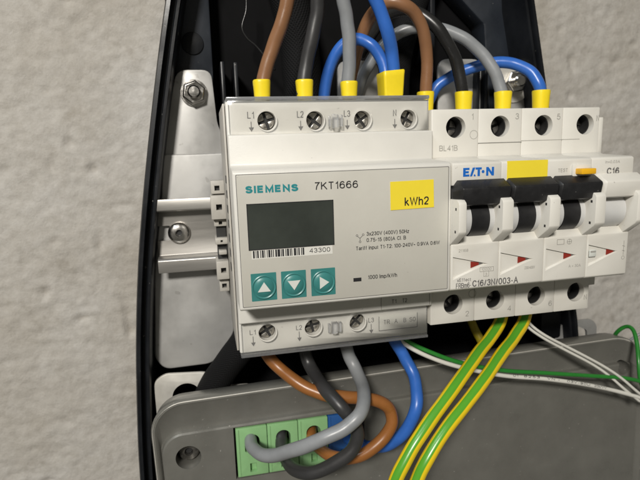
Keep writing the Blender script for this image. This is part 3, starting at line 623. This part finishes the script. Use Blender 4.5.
# ------------------------------------------------------------------ circuit breaker: four modules side by side
br = thing('circuit_breaker', 'white four pole circuit breaker with three black toggles and one white toggle', 'circuit breaker', (108, 60, 0))
edges = [72.55, 91.0, 108.8, 126.3, 142.5]
fe = [72.3, 90.4, 108.2, 125.9, 143.4]                   # the front block's own seams
HX = [82.0, 99.9, 118.1, 136.2]
bp_term = [(60, 40.4), (17, 40.4), (17, -40.3), (60, -40.3), (60, -24), (46, -22), (46, 20), (60, 22)]
bp_face = [(16.98, 23.4), (15, 22.6), (.9, 21.9), (0, 21.3), (0, 14.2), (8.5, 13.6), (8.5, -3.0), (2.5, -3.6), (0, -6.0), (0, -21.6), (.9, -22.3), (16.98, -23.2)]
for i in range(4):
    a, e = edges[i]+.06, edges[i+1]-.06
    c = MB(); c.cyl_y(HX[i], 34.0, 3.85, 10, 33, 36); c.cyl_y(HX[i], -32.8, 3.95, 10, 35, 36)
    b = MB(); b.prism_x(bp_term, a, e); md = b.build('module', M['white2'], br, bevel=.35, cut=[c])
    lx, z = ((72.9, -11.6), (91.0, -11.3), (109.0, -11.2), (126.6, -11.0))[i]
    q = MB(); q.loft([[(lx-.0, -.6, z+1.55), (lx+14.2-.3*i, -.6, z-1.9), (lx, -.6, z-7.2)], [(lx+.1, .75, z+1.3), (lx+12.6-.3*i, .75, z-1.8), (lx+.1, .75, z-6.1)]])
    b = MB(); b.prism_x(bp_face, fe[i]+(.05 if i else 0), fe[i+1]-(.05 if i < 3 else 0)); b.build('front_block', M['white2'], md, bevel=.35, cut=[q])
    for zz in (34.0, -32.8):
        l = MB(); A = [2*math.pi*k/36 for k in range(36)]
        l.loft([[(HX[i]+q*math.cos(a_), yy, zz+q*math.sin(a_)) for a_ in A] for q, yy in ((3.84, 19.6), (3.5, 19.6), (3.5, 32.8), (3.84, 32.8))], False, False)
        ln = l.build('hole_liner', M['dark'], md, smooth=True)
        screw_head(HX[i], zz, 23.4, 3.3, br, m='screwd', rot=.4+i*.5+zz)
b = MB(); b.box(142.5, 144.6, 17.4, 60, 22, 36.6); b.box(142.5, 145.4, 17.4, 60, -30.6, 22); b.build('side_flange', M['white2'], br, bevel=.3)
# recessed seams and lines pressed in the upper shoulder
b = MB(); b.box(91, 108.8, 16.93, 17.02, 28.0, 28.2); b.box(91, 109, 16.93, 17.02, 27.9, 28.1); b.box(108.8, 134, 16.93, 17.02, 28.4, 28.6); b.build('seam', M['inkl'], br)
for (t, x0, x1, z) in (('1', 88.2, 89.0, 36.6), ('3', 106.0, 107.5, 36.4), ('5', 123.6, 125.1, 36.0), ('N', 141.0, 142.2, 35.2)):
    text(t, x0, x1, z, 2.2, 16.93, M['inkl'], br)
for (t, x0, x1, z) in (('2', 87.2, 88.7, -38.2), ('4', 105.4, 107.0, -37.8), ('6', 123.8, 125.3, -37.5), ('N', 140.2, 141.6, -36.4)):
    text(t, x0, x1, z, 2.2, 16.93, M['inkl'], br)
text('BL41B', 75.6, 82.8, 26.6-1.0, 2.0, 16.93, M['inkl'], br)
b = MB(); ringm(b, 89.2, 31.2, 1.6, .14, 16.93, 28); ringm(b, 90, -29.2, 1.6, .14, 16.93, 28); b.build('moulding_mark', M['inkl'], br)
# toggles
BX = [(72.0, 92.0), (92.12, 110.1), (110.22, 127.6), (127.75, 145.6)]
RX = [89.8, 107.6, 125.6]
sec = [(3, 15.4), (-.4, 16.0), (-4.7, 13.6), (-4.9, 12.9), (-3.9, 8.0), (-2.0, 7.4), (3, 8.2)]
for i, (x0, x1) in enumerate(BX):
    wt = i == 3; m = M['white2'] if wt else M['black']
    col = 'white' if wt else None
    cxm = (x0+x1)/2
    f0, q0, c0 = (.35, .6, 2.0) if i == 0 else (.74, -1, .8)
    b = MB(); b.loft([[(x0, q0+(y-q0)*f0, 11.8+(z-11.8)*f0) for y, z in sec], [(x0+c0, y, z) for y, z in sec], [(x1-.9, y, z) for y, z in sec], [(x1, -1+(y+1)*.74, 12.2+(z-12.2)*.72) for y, z in sec]])
    tg = b.build('toggle', m, br, bevel=.12, label='white toggle bar' if wt else None)
    a0 = [79.3, 97.0, 114.9, 130.8][i]; a1 = a0+(6.4 if not wt else 9.0)
    b = MB(); b.cyl_x(5.0, 2.4, 6.6, a0, a1, 64); b.build('toggle_hub', M['drum'] if wt else M['black'], tg, smooth=True)
    b = MB(); lo = [76.0, 93.2, 110.8, 128.4][i]; hi = [89.2, 106.9, 124.4, 140.6][i]
    b.cyl_x(5.2, 2.4, 6.4, lo, a0-.15, 64); b.cyl_x(5.2, 2.4, 6.4, a1+.15, hi, 64); b.build('drum', M['drum'], br, smooth=True)
    b = MB(); b.box(lo, hi, 6.5, 8.4, 7, 13.4); b.build('recess_wall', M['drum'], br)
# guards between the toggles, with small rivet holes
gp = [(9, 9.6), (-4.2, 9.9), (-5.6, 9.0), (-5.9, 8.2), (-5.9, -.8), (-5.3, -1.8), (1.4, -6.7), (9, -6.0)]
for x in [73.3]+RX+[142.2]:
    hw = 2.05 if x not in (73.3, 142.2) else 1.4
    b = MB(); b.prism_x(gp, x-hw, x+hw)
    g = b.build('toggle_guard', M['white2'], br, bevel=.3)
    b = MB()
    if x < 140:
        b2 = MB(); b2.add([(x-hw-.03, -4.2, 7.2), (x-hw-.03, -3.3, 7.2), (x-hw-.03, -3.3, 6.3), (x-hw-.03, -4.2, 6.3)], [(0, 1, 2, 3)]); b2.add([(x-hw-.03, -3.9, -.4), (x-hw-.03, -3.0, -.4), (x-hw-.03, -3.0, -1.3), (x-hw-.03, -3.9, -1.3)], [(0, 1, 2, 3)])
        b2.build('rivet_hole', M['dark'], g)
# EATON lettering cut as shapes: the A has no bar and the O is a dot
X0, Zb, Hh = 76.2, 17.1, 2.9
def bar(b, pts): b.prism_y([(X0+p*Hh, Zb+q*Hh) for p, q in pts], -.08, .05)
b = MB(); bar(b, [(0, 0), (.78, 0), (.78, .24), (.30, .24), (.30, .38), (.70, .38), (.70, .62), (.30, .62), (.30, .76), (.78, .76), (.78, 1), (0, 1)]); 
bar(b, [(.86, 0), (1.12, 0), (1.52, 1), (1.20, 1)]); 
bar(b, [(1.20, .78), (2.30, .78), (2.30, 1), (1.20, 1)][0:4]) if False else bar(b, [(1.56, .76), (2.34, .76), (2.34, 1), (1.56, 1)])
bar(b, [(1.82, 0), (2.12, 0), (2.12, .74), (1.82, .74)])
bar(b, [(1.34, 0), (1.60, 0), (1.50, .22), (1.38, .22)])
bar(b, [(2.40+.18*math.cos(a)+.12, .5+.18*math.sin(a)) for a in [2*math.pi*k/16 for k in range(16)]])
bar(b, [(2.92, 0), (3.20, 0), (3.20, .58), (3.64, 0), (3.92, 0), (3.92, 1), (3.64, 1), (3.64, .42), (3.20, 1), (2.92, 1)])
b.build('logo_lettering', M['blue_i'], br)
b = MB(); b.prism_y([(92.5, 21.75), (108.1, 21.7), (108.1, 15.4), (92.5, 15.4)], -.14, .1); b.build('yellow_label', M['ylab'], br)
text('TEST', 112.3, 116.2, 17.2, 1.25, -.07, M['inkl'], br)
b = MB(); b.box(117.6, 125.2, -1.0, .3, 15.0, 19.8); tb = b.build('button_frame', M['white2'], br, bevel=.4)
b = MB(); b.box(118.6, 124.4, -4.2, .1, 16.3, 18.3); b.build('test_button', M['ytest'], br, bevel=.3)
text('In=0,03A', 131.4, 137.4, 19.6, .95, -.07, M['inkl'], br); text('C16', 132.2, 137.4, 15.6, 2.4, -.07, M['ink'], br, bold=.02)
# lower fronts: arrow outlines with red flags
def quad(b, p, q, t, y0=-.1, y1=.05):
    d = Vector((q[0]-p[0], q[1]-p[1])).normalized(); nn = Vector((-d.y, d.x))*t/2
    b.prism_y([(p[0]+nn.x, p[1]+nn.y), (q[0]+nn.x, q[1]+nn.y), (q[0]-nn.x, q[1]-nn.y), (p[0]-nn.x, p[1]-nn.y)], y0, y1)
for i, (lx, z) in enumerate(((73.0, -11.6), (91.0, -11.3), (109.3, -11.2), (127.0, -11.0))):
    fx = lx+6.3+i*.25
    b = MB(); b.prism_y([(fx+.7, z-.75), (fx+3.7, z-1.3), (fx+3.7, z-2.1), (fx+.7, z-3.0)], .5, .9); b.build('red_flag', M['red_i'], br)
    b = MB(); b.prism_y([(fx+3.7, z-1.3), (fx+5.3, z-1.75), (fx+3.7, z-2.1)], .5, .9); b.build('flag_tip', M['ink'], br)
b = MB(); b.box(126.9, 129.8, -.25, .05, -14.1, -11.5); wi = b.build('status_window', M['tri'], br, bevel=.15)
b = MB(); b.box(127.3, 129.5, -.35, -.2, -12.5, -11.9); b.build('window_shade', M['inkl'], wi)
text('21168', 75.0, 78.6, -8.6, 1.0, -.07, M['inkl'], br)
text('xEffect', 74.6, 79.9, -19.1, 1.25, -.07, M['ink'], br)
text('FRBm6-', 74.2, 80.0, -21.4, 1.85, -.07, M['ink'], br)
text('C16/3N/003-A', 80.4, 98.2, -21.3, 2.3, -.07, M['ink'], br, wt=.17)
text('10000', 83.8, 87.6, -15.8, .95, -.07, M['inkl'], br); text('3', 85.2, 86.0, -17.6, .95, -.07, M['inkl'], br)
b = MB()
for p, q in (((83.2, -14.6), (88.4, -14.6)), ((83.2, -16.1), (88.4, -16.1)), ((83.2, -14.6), (83.2, -16.1)), ((88.4, -14.6), (88.4, -16.1)), ((84.7, -16.1), (84.7, -17.9)), ((86.6, -16.1), (86.6, -17.9)), ((84.7, -17.9), (86.6, -17.9))): quad(b, p, q, .12)
b.build('printed_frame', M['inkl'], br)
text('230/400V', 100.6, 104.8, -16.6, 1.0, -.07, M['inkl'], br)
text('A = 30A', 118.6, 123.6, -17.4, 1.0, -.07, M['inkl'], br)
b = MB(); 
for p, q in (((113.4, -6.8), (116.2, -6.8)), ((113.4, -8.6), (116.2, -8.6)), ((113.4, -6.8), (113.4, -8.6)), ((116.2, -6.8), (116.2, -8.6))): quad(b, p, q, .14)
ringm(b, 118.4, -7.8, 1.0, .16, -.08, 18); quad(b, (117.6, -7.8), (119.2, -7.8), .14); quad(b, (118.4, -7), (118.4, -8.6), .14)
for p, q in (((141.6, -9.0), (141.6, -14.4)), ((141.0, -10.8), (142.2, -11.2)), ((141.0, -12.6), (142.2, -13.0))): quad(b, p, q, .16)
ringm(b, 141.6, -15.4, .7, .14, -.08, 16); b.build('printed_symbol', M['inkl'], br)

# ------------------------------------------------------------------ grey filter box with terminal row
RA, RO = math.radians(1.15), (0, -71.5)
bx = thing('filter_box', 'grey aluminium device box with green and blue terminals at the bottom', 'metal box', (80, 58, -120))
def rot2(P):
    c, s_ = math.cos(RA), math.sin(RA); return [(RO[0]+(x-RO[0])*c-(z-RO[1])*s_, RO[1]+(x-RO[0])*s_+(z-RO[1])*c) for x, z in P]
A_ = rr(-37.0, 204, -175, -71.2, [22, 14, 13, 13], 10)
B_ = rr(-33.6, 199, -170, -85.6, [8, 9, 9, 9], 10)
def R3(P, y): return [(x, y, z) for x, z in rot2(P)]
loft = [R3(inset(A_, 2.5), 56), R3(inset(A_, 1.0), 54.2), R3(A_, 47.0), R3(inset(A_, .3), 46.0), R3(inset(A_, 1.0), 45.1), R3(inset(A_, 1.5), 45.0), R3(inset(A_, 2.4), 45.5), R3([(b_[0]+(a_[0]-b_[0])*.10, b_[1]+(a_[1]-b_[1])*.10) for a_, b_ in zip(A_, B_)], 47.6), R3(B_, 47.5), R3(inset(B_, .25), 45.6), R3(inset(B_, .9), 45.0), R3(inset(B_, 2.5), 44.9)]
b = MB(); b.loft(loft)
cuts = []
c = MB(); c.box(-3.6, 54, 40, 54, -110.6, -86.6-.2); cuts.append(c)
c = MB(); c.cyl_y(-22.6, -97.2, 5.2, 40, 56, 40); c.cyl_y(189.5, -84.5, 3.4, 40, 56, 32); cuts.append(c)
b.build('housing', M['box'], bx, smooth=True, cut=cuts)
b = MB(); b.lathe_y(-22.6, -97.2, [(6.2, 45.05), (6.1, 44.75), (5.3, 44.7), (5.1, 45.4), (5.1, 50), (5.19, 55)], 40)
b = MB(); b.lathe_y(-22.6, -97.2, [(4.6, 55), (4.6, 50.6), (3.9, 49.6), (1.8, 49.3), (1.5, 51), (.05, 51)], 32); sc = b.build('box_screw', M['screwd'], bx, smooth=True)
b = MB(); b.cyl_y(-22.6, -97.2, 1.45, 50.6, 51.3, 6); b.build('socket', M['dark'], sc)
for i in range(4):
    x0 = -2.8+i*13.4; x1 = x0+13.3 if i < 3 else x0+14; hx = x0+6.8
    c = MB(); c.prism_y(rr(hx-3.2, hx+3.2, -98.8, -90.9, [3.1, 3.1, .8, .8], 6), 40, 52)
    c2 = MB(); c2.box(hx-1.4, hx+1.4, 40, 47, -108.4, -104.2)
    b = MB(); b.prism_y(rr(x0+.08, x1-.08, -110.0, -87.6, .3, 2), 44.8, 54)
    o = b.build('terminal_pole', M['green'] if i < 3 else M['bluep'], bx, bevel=.3, cut=[c, c2], label='blue terminal at the right end' if i == 3 else None)
    b = MB(); b.box(hx-3.3, hx+3.3, 51.4, 53, -99.5, -90.5); b.build('clamp_mouth', M['dark'], o)
    b = MB(); b.box(x0+1.0, x0+1.3, 44.55, 44.9, -109.6, -88); b.build('pole_ridge', M['green'] if i < 3 else M['bluep'], o)
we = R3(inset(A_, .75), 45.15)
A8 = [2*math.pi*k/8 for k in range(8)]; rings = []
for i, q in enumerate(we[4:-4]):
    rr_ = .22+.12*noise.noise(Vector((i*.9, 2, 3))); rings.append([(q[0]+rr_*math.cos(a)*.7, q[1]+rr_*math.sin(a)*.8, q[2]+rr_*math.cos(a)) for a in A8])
b = MB(); b.loft(rings); b.build('bare_edge', M['tabm'], bx, smooth=True, label='pale bare metal edge where the paint has worn')  # edge highlight of the housing, put in as a pale strip
# mounting ears behind the box
e = [(-36, -100), (-36, -70.5), (-31.5, -67.3), (-14, -68.6), (-9.5, -71), (-5.5, -76.3), (6, -77), (6, -100)]
c = MB(); c.cyl_y(-22.6, -78.8, 6.1, 60, 75, 40)
b = MB(); b.prism_y(round_poly(e[::-1], [0, 2, 4, 4, 3, 5, 5, 0], 6), 63.5, 65.2); b.build('mounting_ear', M['tabm'], bx, bevel=.3, cut=[c], label='pale mounting ear with a round hole')
e = [(160, -84), (163.5, -76), (167.5, -66.2), (172, -64.8), (186, -64.8), (189.5, -68.3), (190, -84)]
c = MB(); c.prism_y(round_poly([(170.5, -79), (172.5, -70.6), (177.5, -67.8), (183.5, -70.6), (184.5, -79)], 1.5, 4), 60, 75)
b = MB(); b.prism_y(round_poly(e[::-1], [0, 4, 4, 3, 3, 3, 0], 6), 64.5, 66); b.build('mounting_ear', M['tabg'], bx, bevel=.3, cut=[c], label='dull grey mounting ear at the right')

# ------------------------------------------------------------------ cables
# paths in millimetres: (x, depth, height)
def ferrule(parent, x, y, z0, z1, r):
    b = MB(); n = 28; rings = []
    for q, z in ((.84, z0), (.90, z0+1), (.97, z1-2.8), (1.02, z1-.9), (1.01, z1-.25), (.95, z1), (.83, z1), (.80, z1-1.2)):
        rings.append([(x+r*q*(abs(math.cos(a))**.8)*math.copysign(1, math.cos(a)), y+r*q*(abs(math.sin(a))**.8)*math.copysign(1, math.sin(a)), z) for a in [2*math.pi*(i+.5)/n for i in range(n)]])
    b.loft(rings); return b.build('ferrule', M['yfer'], parent, smooth=True)
CABLES = [
  ('brown cable rising from the first yellow sleeve on the meter', 2.5, 'brown', [(14.2, 35.0, 47.4), (14.6, 35.0, 50.2), (15.7, 35.0, 55.8), (18.5, 34.0, 63.3), (21.8, 32.0, 71.4), (24.1, 31.0, 78.5), (25.7, 30.0, 87.4)], (14.3, 35, 45.0, 53.0, 3.15)),
  ('black cable rising from the second yellow sleeve on the meter', 2.55, 'charc', [(29.4, 35.0, 47.3), (29.8, 35.0, 50.9), (31.0, 35.0, 58.3), (32.9, 34.0, 66.2), (34.8, 33.0, 74.3), (35.5, 32.0, 80.1), (35.7, 30.0, 87.8)], (30.1, 35, 45.0, 53.0, 3.2)),
  ('grey cable rising straight from the third yellow sleeve on the meter', 2.5, 'grey', [(46.8, 35.0, 47.2), (46.8, 35.0, 50.8), (47.3, 34.0, 58.3), (47.0, 33.0, 66.9), (45.9, 32.0, 74.3), (44.7, 31.0, 80.1), (43.3, 30.0, 88.1)], (47.2, 35, 45.0, 52.4, 3.15)),
  ('blue cable curving up from the large square yellow sleeve to the top edge', 2.45, 'blue', [(65.2, 35.0, 48.5), (65.2, 35.0, 54.8), (64.1, 34.0, 62.0), (61.1, 31.0, 70.2), (57.7, 30.0, 77.5), (54.8, 29.0, 82.6), (52.3, 28.0, 87.8)], None),
  ('blue cable looping down behind the grey one from the square yellow sleeve', 2.3, 'blue', [(63.8, 39.0, 49.0), (63.4, 39.0, 54.3), (62.2, 40.0, 61.2), (58.1, 41.0, 66.9), (53.0, 44.0, 69.6), (47.8, 46.0, 67.3), (44.1, 48.0, 61.6), (41.9, 50.0, 54.2), (41.3, 52.0, 45.5), (41.1, 54.0, 35.5)], None),
  ('brown cable arching over from the leftmost sleeve of the breaker', 2.45, 'brown', [(82.9, 45.0, 44.4), (82.8, 45.0, 51.1), (82.8, 44.0, 62.0), (80.5, 42.0, 71.1), (76.3, 40.0, 78.0), (70.1, 39.0, 81.6), (64.8, 41.0, 82.3), (60.8, 46.0, 79.9), (58.2, 50.0, 74.3), (56.3, 54.0, 66.6), (54.7, 58.0, 56.9), (53.3, 60.0, 44.0)], (82.6, 45, 41, 49.6, 3.3)),
  ('glossy black cable bending down to the second sleeve of the breaker', 2.5, 'blackc', [(99.5, 45.0, 44.2), (99.0, 45.0, 50.3), (96.5, 45.0, 60.3), (92.4, 45.0, 68.5), (87.5, 46.0, 75.2), (81.8, 49.0, 80.7), (76.0, 54.0, 83.4), (69.2, 62.0, 80.4), (62.5, 70.0, 68.3)], (99.7, 45, 41, 49.5, 3.4)),
  ('grey cable arching from behind the brown one to the third sleeve of the breaker', 2.5, 'grey', [(118.2, 45.0, 44.0), (117.0, 45.0, 50.2), (114.1, 46.0, 58.1), (109.5, 48.0, 65.2), (103.0, 50.0, 71.2), (95.8, 53.0, 75.3), (87.6, 56.0, 77.4), (79.3, 59.0, 76.7), (72.8, 62.0, 72.8), (67.0, 64.0, 66.5), (62.1, 66.0, 58.0), (58.7, 68.0, 44.5)], (118.0, 45, 41, 49.5, 3.4)),
  ('blue cable arching low to the rightmost sleeve of the breaker', 2.45, 'blue', [(136.5, 45.0, 43.8), (135.7, 45.0, 50.9), (133.4, 47.0, 56.6), (128.9, 50.0, 60.8), (123.0, 53.0, 62.7), (116.1, 56.0, 62.5), (108.6, 60.0, 60.6), (102.4, 64.0, 57.7), (97.1, 66.0, 53.6), (92.2, 68.0, 44.1)], (136.3, 45, 41, 49.9, 3.5)),
  ('orange brown cable swinging from the meter underside to the third green terminal', 2.45, 'brown2', [(9.8, 36.0, -44.0), (10.9, 35.0, -50.8), (15.4, 32.0, -56.8), (22.6, 26.0, -61.8), (30.3, 22.0, -65.1), (37.3, 20.0, -66.3), (44.9, 20.0, -67.8), (52.2, 20.0, -70.1), (56.7, 20.0, -74.1), (57.6, 19.0, -79.2), (54.6, 19.0, -84.8), (48.3, 19.0, -89.8), (41.5, 21.0, -93.3), (35.5, 27.0, -95.6), (31.5, 35.0, -96.3), (29.9, 42.0, -96.5), (30.1, 47.0, -95.6), (31.1, 52.0, -96.1)], None),
  ('charcoal cable crossing the brown one and curling into the second green terminal', 2.55, 'charc', [(26.3, 38.0, -44.4), (27.2, 38.0, -53.9), (29.0, 34.0, -60.2), (31.1, 20.0, -62.2), (34.8, 12.0, -65.6), (40.0, 12.0, -73.2), (41.1, 12.0, -79.4), (37.9, 12.0, -85.0), (30.9, 14.0, -90.5), (23.0, 18.0, -94.6), (18.0, 26.0, -96.8), (16.3, 36.0, -97.1), (16.1, 43.0, -96.2), (16.8, 47.0, -94.4), (17.5, 52.0, -95.0)], None),
  ('grey cable bending from the meter underside across to the first green terminal', 2.6, 'grey', [(42.1, 36.0, -43.2), (44.2, 35.0, -53.9), (46.4, 33.0, -60.3), (47.2, 26.0, -64.2), (45.3, 16.0, -65.5), (41.3, 8.0, -67.2), (35.2, 7.0, -71.6), (26.8, 8.0, -75.2), (19.0, 12.0, -79.8), (11.7, 20.0, -86.4), (5.9, 29.0, -90.5), (3.5, 38.0, -92.5), (3.4, 45.0, -93.0), (4.0, 52.0, -94.8)], None),
  ('blue cable hanging from the meter underside round to the blue terminal', 2.5, 'blue', [(61.9, 36.0, -43.2), (65.4, 36.0, -53.2), (69.0, 35.0, -59.5), (71.4, 32.0, -65.7), (71.3, 27.0, -70.9), (69.4, 23.0, -76.2), (66.8, 23.0, -83.7), (62.4, 25.0, -90.4), (58.0, 30.0, -96.2), (52.8, 36.0, -99.5), (48.3, 42.0, -99.4), (45.8, 48.0, -100.1), (46.4, 52.0, -101.0)], None),
  ('yellow and green striped cable, the left one of two running down to the bottom edge', 2.62, 'earth', [(115.9, 36.0, -39.6), (112.5, 33.0, -48.3), (104.8, 28.0, -52.9), (95.1, 22.0, -57.4), (81.0, 14.0, -66.1), (67.1, 8.0, -76.3), (58.2, 5.0, -85.8), (53.1, 4.0, -94.4), (48.3, 3.0, -106.4)], None),
  ('yellow and green striped cable, the right one of two running down to the bottom edge', 2.62, 'earth', [(128.2, 36.0, -39.4), (124.1, 33.0, -48.6), (116.2, 28.0, -53.8), (106.0, 22.0, -58.7), (90.9, 14.0, -68.3), (75.7, 8.0, -78.1), (66.2, 5.0, -87.9), (61.2, 4.0, -96.3), (56.2, 3.0, -108.4)], None),
]
for lab, r, m, pts, fer in CABLES:
    root = tag(tube('cable', pts, r, M[m]), lab, 'cable', 'insulated power cables')
    if fer:
        f = ferrule(root, *fer)
        f['label'] = 'yellow sleeve at the cable end'
        if lab.startswith('blue'): pass
# the square twin sleeve shared by the two blue cables
b = MB(); x, y = 64.3, 36.6
rings = []
for hw, hd, z in ((3.4, 4.2, 45.0), (3.8, 4.4, 47), (4.15, 4.7, 54), (4.3, 4.8, 55.7), (4.1, 4.6, 56.2), (3.7, 4.1, 56.2), (3.6, 4.0, 54.5)):
    rings.append([(px, py, z+(px-x)*.09) for px, py in rr(x-hw, x+hw, y-hd, y+hd, .9, 4)])
b.loft(rings); o = b.build('twin_ferrule', M['yfer'], None, smooth=True); tag(o, 'large square yellow sleeve holding two blue cables', 'cable sleeve')
WIRES = [
  ('thin_wire', 'thin green wire stretching from under the meter to the right edge', 0.92, 'greenw', [(67.5, 38.0, -49.7), (70.8, 36.0, -53.4), (79.9, 33.0, -58.2), (93.3, 31.0, -63.9), (112.9, 31.0, -69.8), (134.4, 31.0, -73.8), (158.5, 31.0, -78.3), (175.4, 31.0, -81.5), (186.2, 31.0, -84.9), (194.6, 31.0, -90.1)]),
  ('thin_wire', 'thin white printed wire stretching from under the meter to the right edge', 0.92, 'whitew', [(64.4, 38.0, -49.4), (67.7, 36.0, -53.0), (76.3, 33.0, -58.6), (90.3, 30.5, -64.7), (112.4, 30.0, -71.7), (133.8, 30.0, -76.1), (154.2, 30.0, -81.4), (171.1, 30.0, -86.9), (188.3, 30.0, -93.4), (200.0, 30.0, -97.6)]),
  ('thin_wire', 'upper strand of the thin white wire pair falling from the breaker', 0.62, 'whitew', [(127.4, 38.0, -46.8), (129.3, 36.0, -52.0), (135.7, 34.0, -57.4), (146.6, 33.0, -63.7), (157.7, 32.0, -70.1), (166.3, 31.0, -75.4), (173.9, 30.0, -80.9), (181.8, 29.0, -87.9), (190.2, 29.0, -94.7)]),
  ('thin_wire', 'lower strand of the thin white wire pair falling from the breaker', 0.62, 'whitew', [(126.6, 39.0, -47.1), (128.5, 37.0, -53.2), (135.5, 35.0, -58.9), (146.4, 34.0, -65.5), (157.6, 33.0, -72.0), (164.5, 32.0, -76.6), (169.9, 31.0, -81.0), (176.0, 30.0, -86.6), (185.6, 30.0, -94.5)]),
  ('thin_wire', 'green wire looping up at the right edge above the box corner', 0.95, 'greenw', [(188.6, 56.0, -80.1), (189.9, 54.0, -73.0), (189.3, 50.0, -66.7), (190.6, 46.0, -63.1), (190.6, 42.0, -64.0), (189.3, 38.0, -69.6), (186.9, 34.0, -76.3), (186.6, 32.0, -84.4), (189.7, 31.0, -92.0)]),
  ('thin_wire', 'faint grey wire end behind the green loop at the right edge', 0.7, 'grey', [(210.6, 70.0, -88.2), (212.8, 68.0, -82.4), (216.3, 66.0, -78.1), (221.9, 64.0, -75.1)]),
  ('cable', 'dull yellow wire end tucked under the breaker', 2.0, 'yelc', [(113.1, 60.0, -55.3), (114.8, 58.0, -60.9), (117.0, 56.0, -66.0), (119.8, 56.0, -71.9)]),
  ('thin_wire', 'thin black wire wandering behind the brown cable', 0.4, 'blackc', [(13.7, 70.0, 93.7), (13.3, 70.0, 85.8), (11.2, 70.0, 79.1), (13.1, 70.0, 74.7), (16.7, 70.0, 71.6), (20.7, 70.0, 66.8), (24.6, 72.0, 62.1)]),
]
WOBJ = {}
for nm, lab, r, m, pts in WIRES:
    WOBJ[lab] = tag(tube(nm, pts, r, M[m], n=14), lab, 'wire' if nm == 'thin_wire' else 'cable', 'thin signal wires' if nm == 'thin_wire' else None)
SLEEVES = [
  ('braided black sleeve bulging out below the meter at the left', 6.3, [(-19.4, 66.0, -92.1), (-11.3, 62.0, -75.7), (-3.7, 58.0, -63.6), (3.2, 56.0, -54.5), (9.3, 56.0, -45.1), (12.4, 56.0, -35.5)]),
  ('braided black sleeve standing behind the brown and black cables', 8.5, [(26.8, 70.0, 105.8), (32.0, 70.0, 90.3), (35.6, 72.0, 72.6), (36.5, 72.0, 49.4), (35.9, 72.0, 32.1)]),
  ('dark braided sleeve crossing behind the blue cables', 6, [(98.3, 76.0, 106.8), (88.8, 74.0, 88.8), (81.2, 72.0, 66.7), (80.1, 72.0, 44.6)]),
]
for lab, r, pts in SLEEVES: tag(tube('braided_sleeve', pts, r, M['braid'], n=28), lab, 'cable sleeve', 'braided sleeves')

# print along the white wire
wpath = [Vector(p) for p in catmull([(111.7, 29.0, -71.1), (133.0, 29.0, -75.5), (153.3, 29.0, -80.9), (170.2, 29.0, -86.3), (187.2, 29.0, -92.7)], 12)]
acc = [0]
for i in range(1, len(wpath)): acc.append(acc[-1]+(wpath[i]-wpath[i-1]).length)
def on_wire(s):
    for i in range(1, len(wpath)):
        if acc[i] >= s or i == len(wpath)-1:
            d = (wpath[i]-wpath[i-1]).normalized(); return wpath[i-1]+d*(s-acc[i-1]), d
par = WOBJ['thin white printed wire stretching from under the meter to the right edge']
for s0, t, wd in ((5.5, '01', 2.6), (11, '8253', 8), (23, 'VN -', 6.5), (33.5, '03V-90U', 12.5), (48.5, '20MVV', 7)):
    def fr(X, Z, s0=s0):
        p, d = on_wire(s0+X); c = (Vector((CX, CY, CZ))-p); c = (c-d*c.dot(d)).normalized(); u = d.cross(c)*-1
        zz = Z-.5; return p+Vector((0, 1, 0))+u*zz*(1 if u.z > 0 else -1)+c*(math.sqrt(max(.05, .93**2-zz*zz))+.05)
    text(t, 0, wd, 0, 1.0, 0, M['black_i'], par, frame=fr, wt=.15)
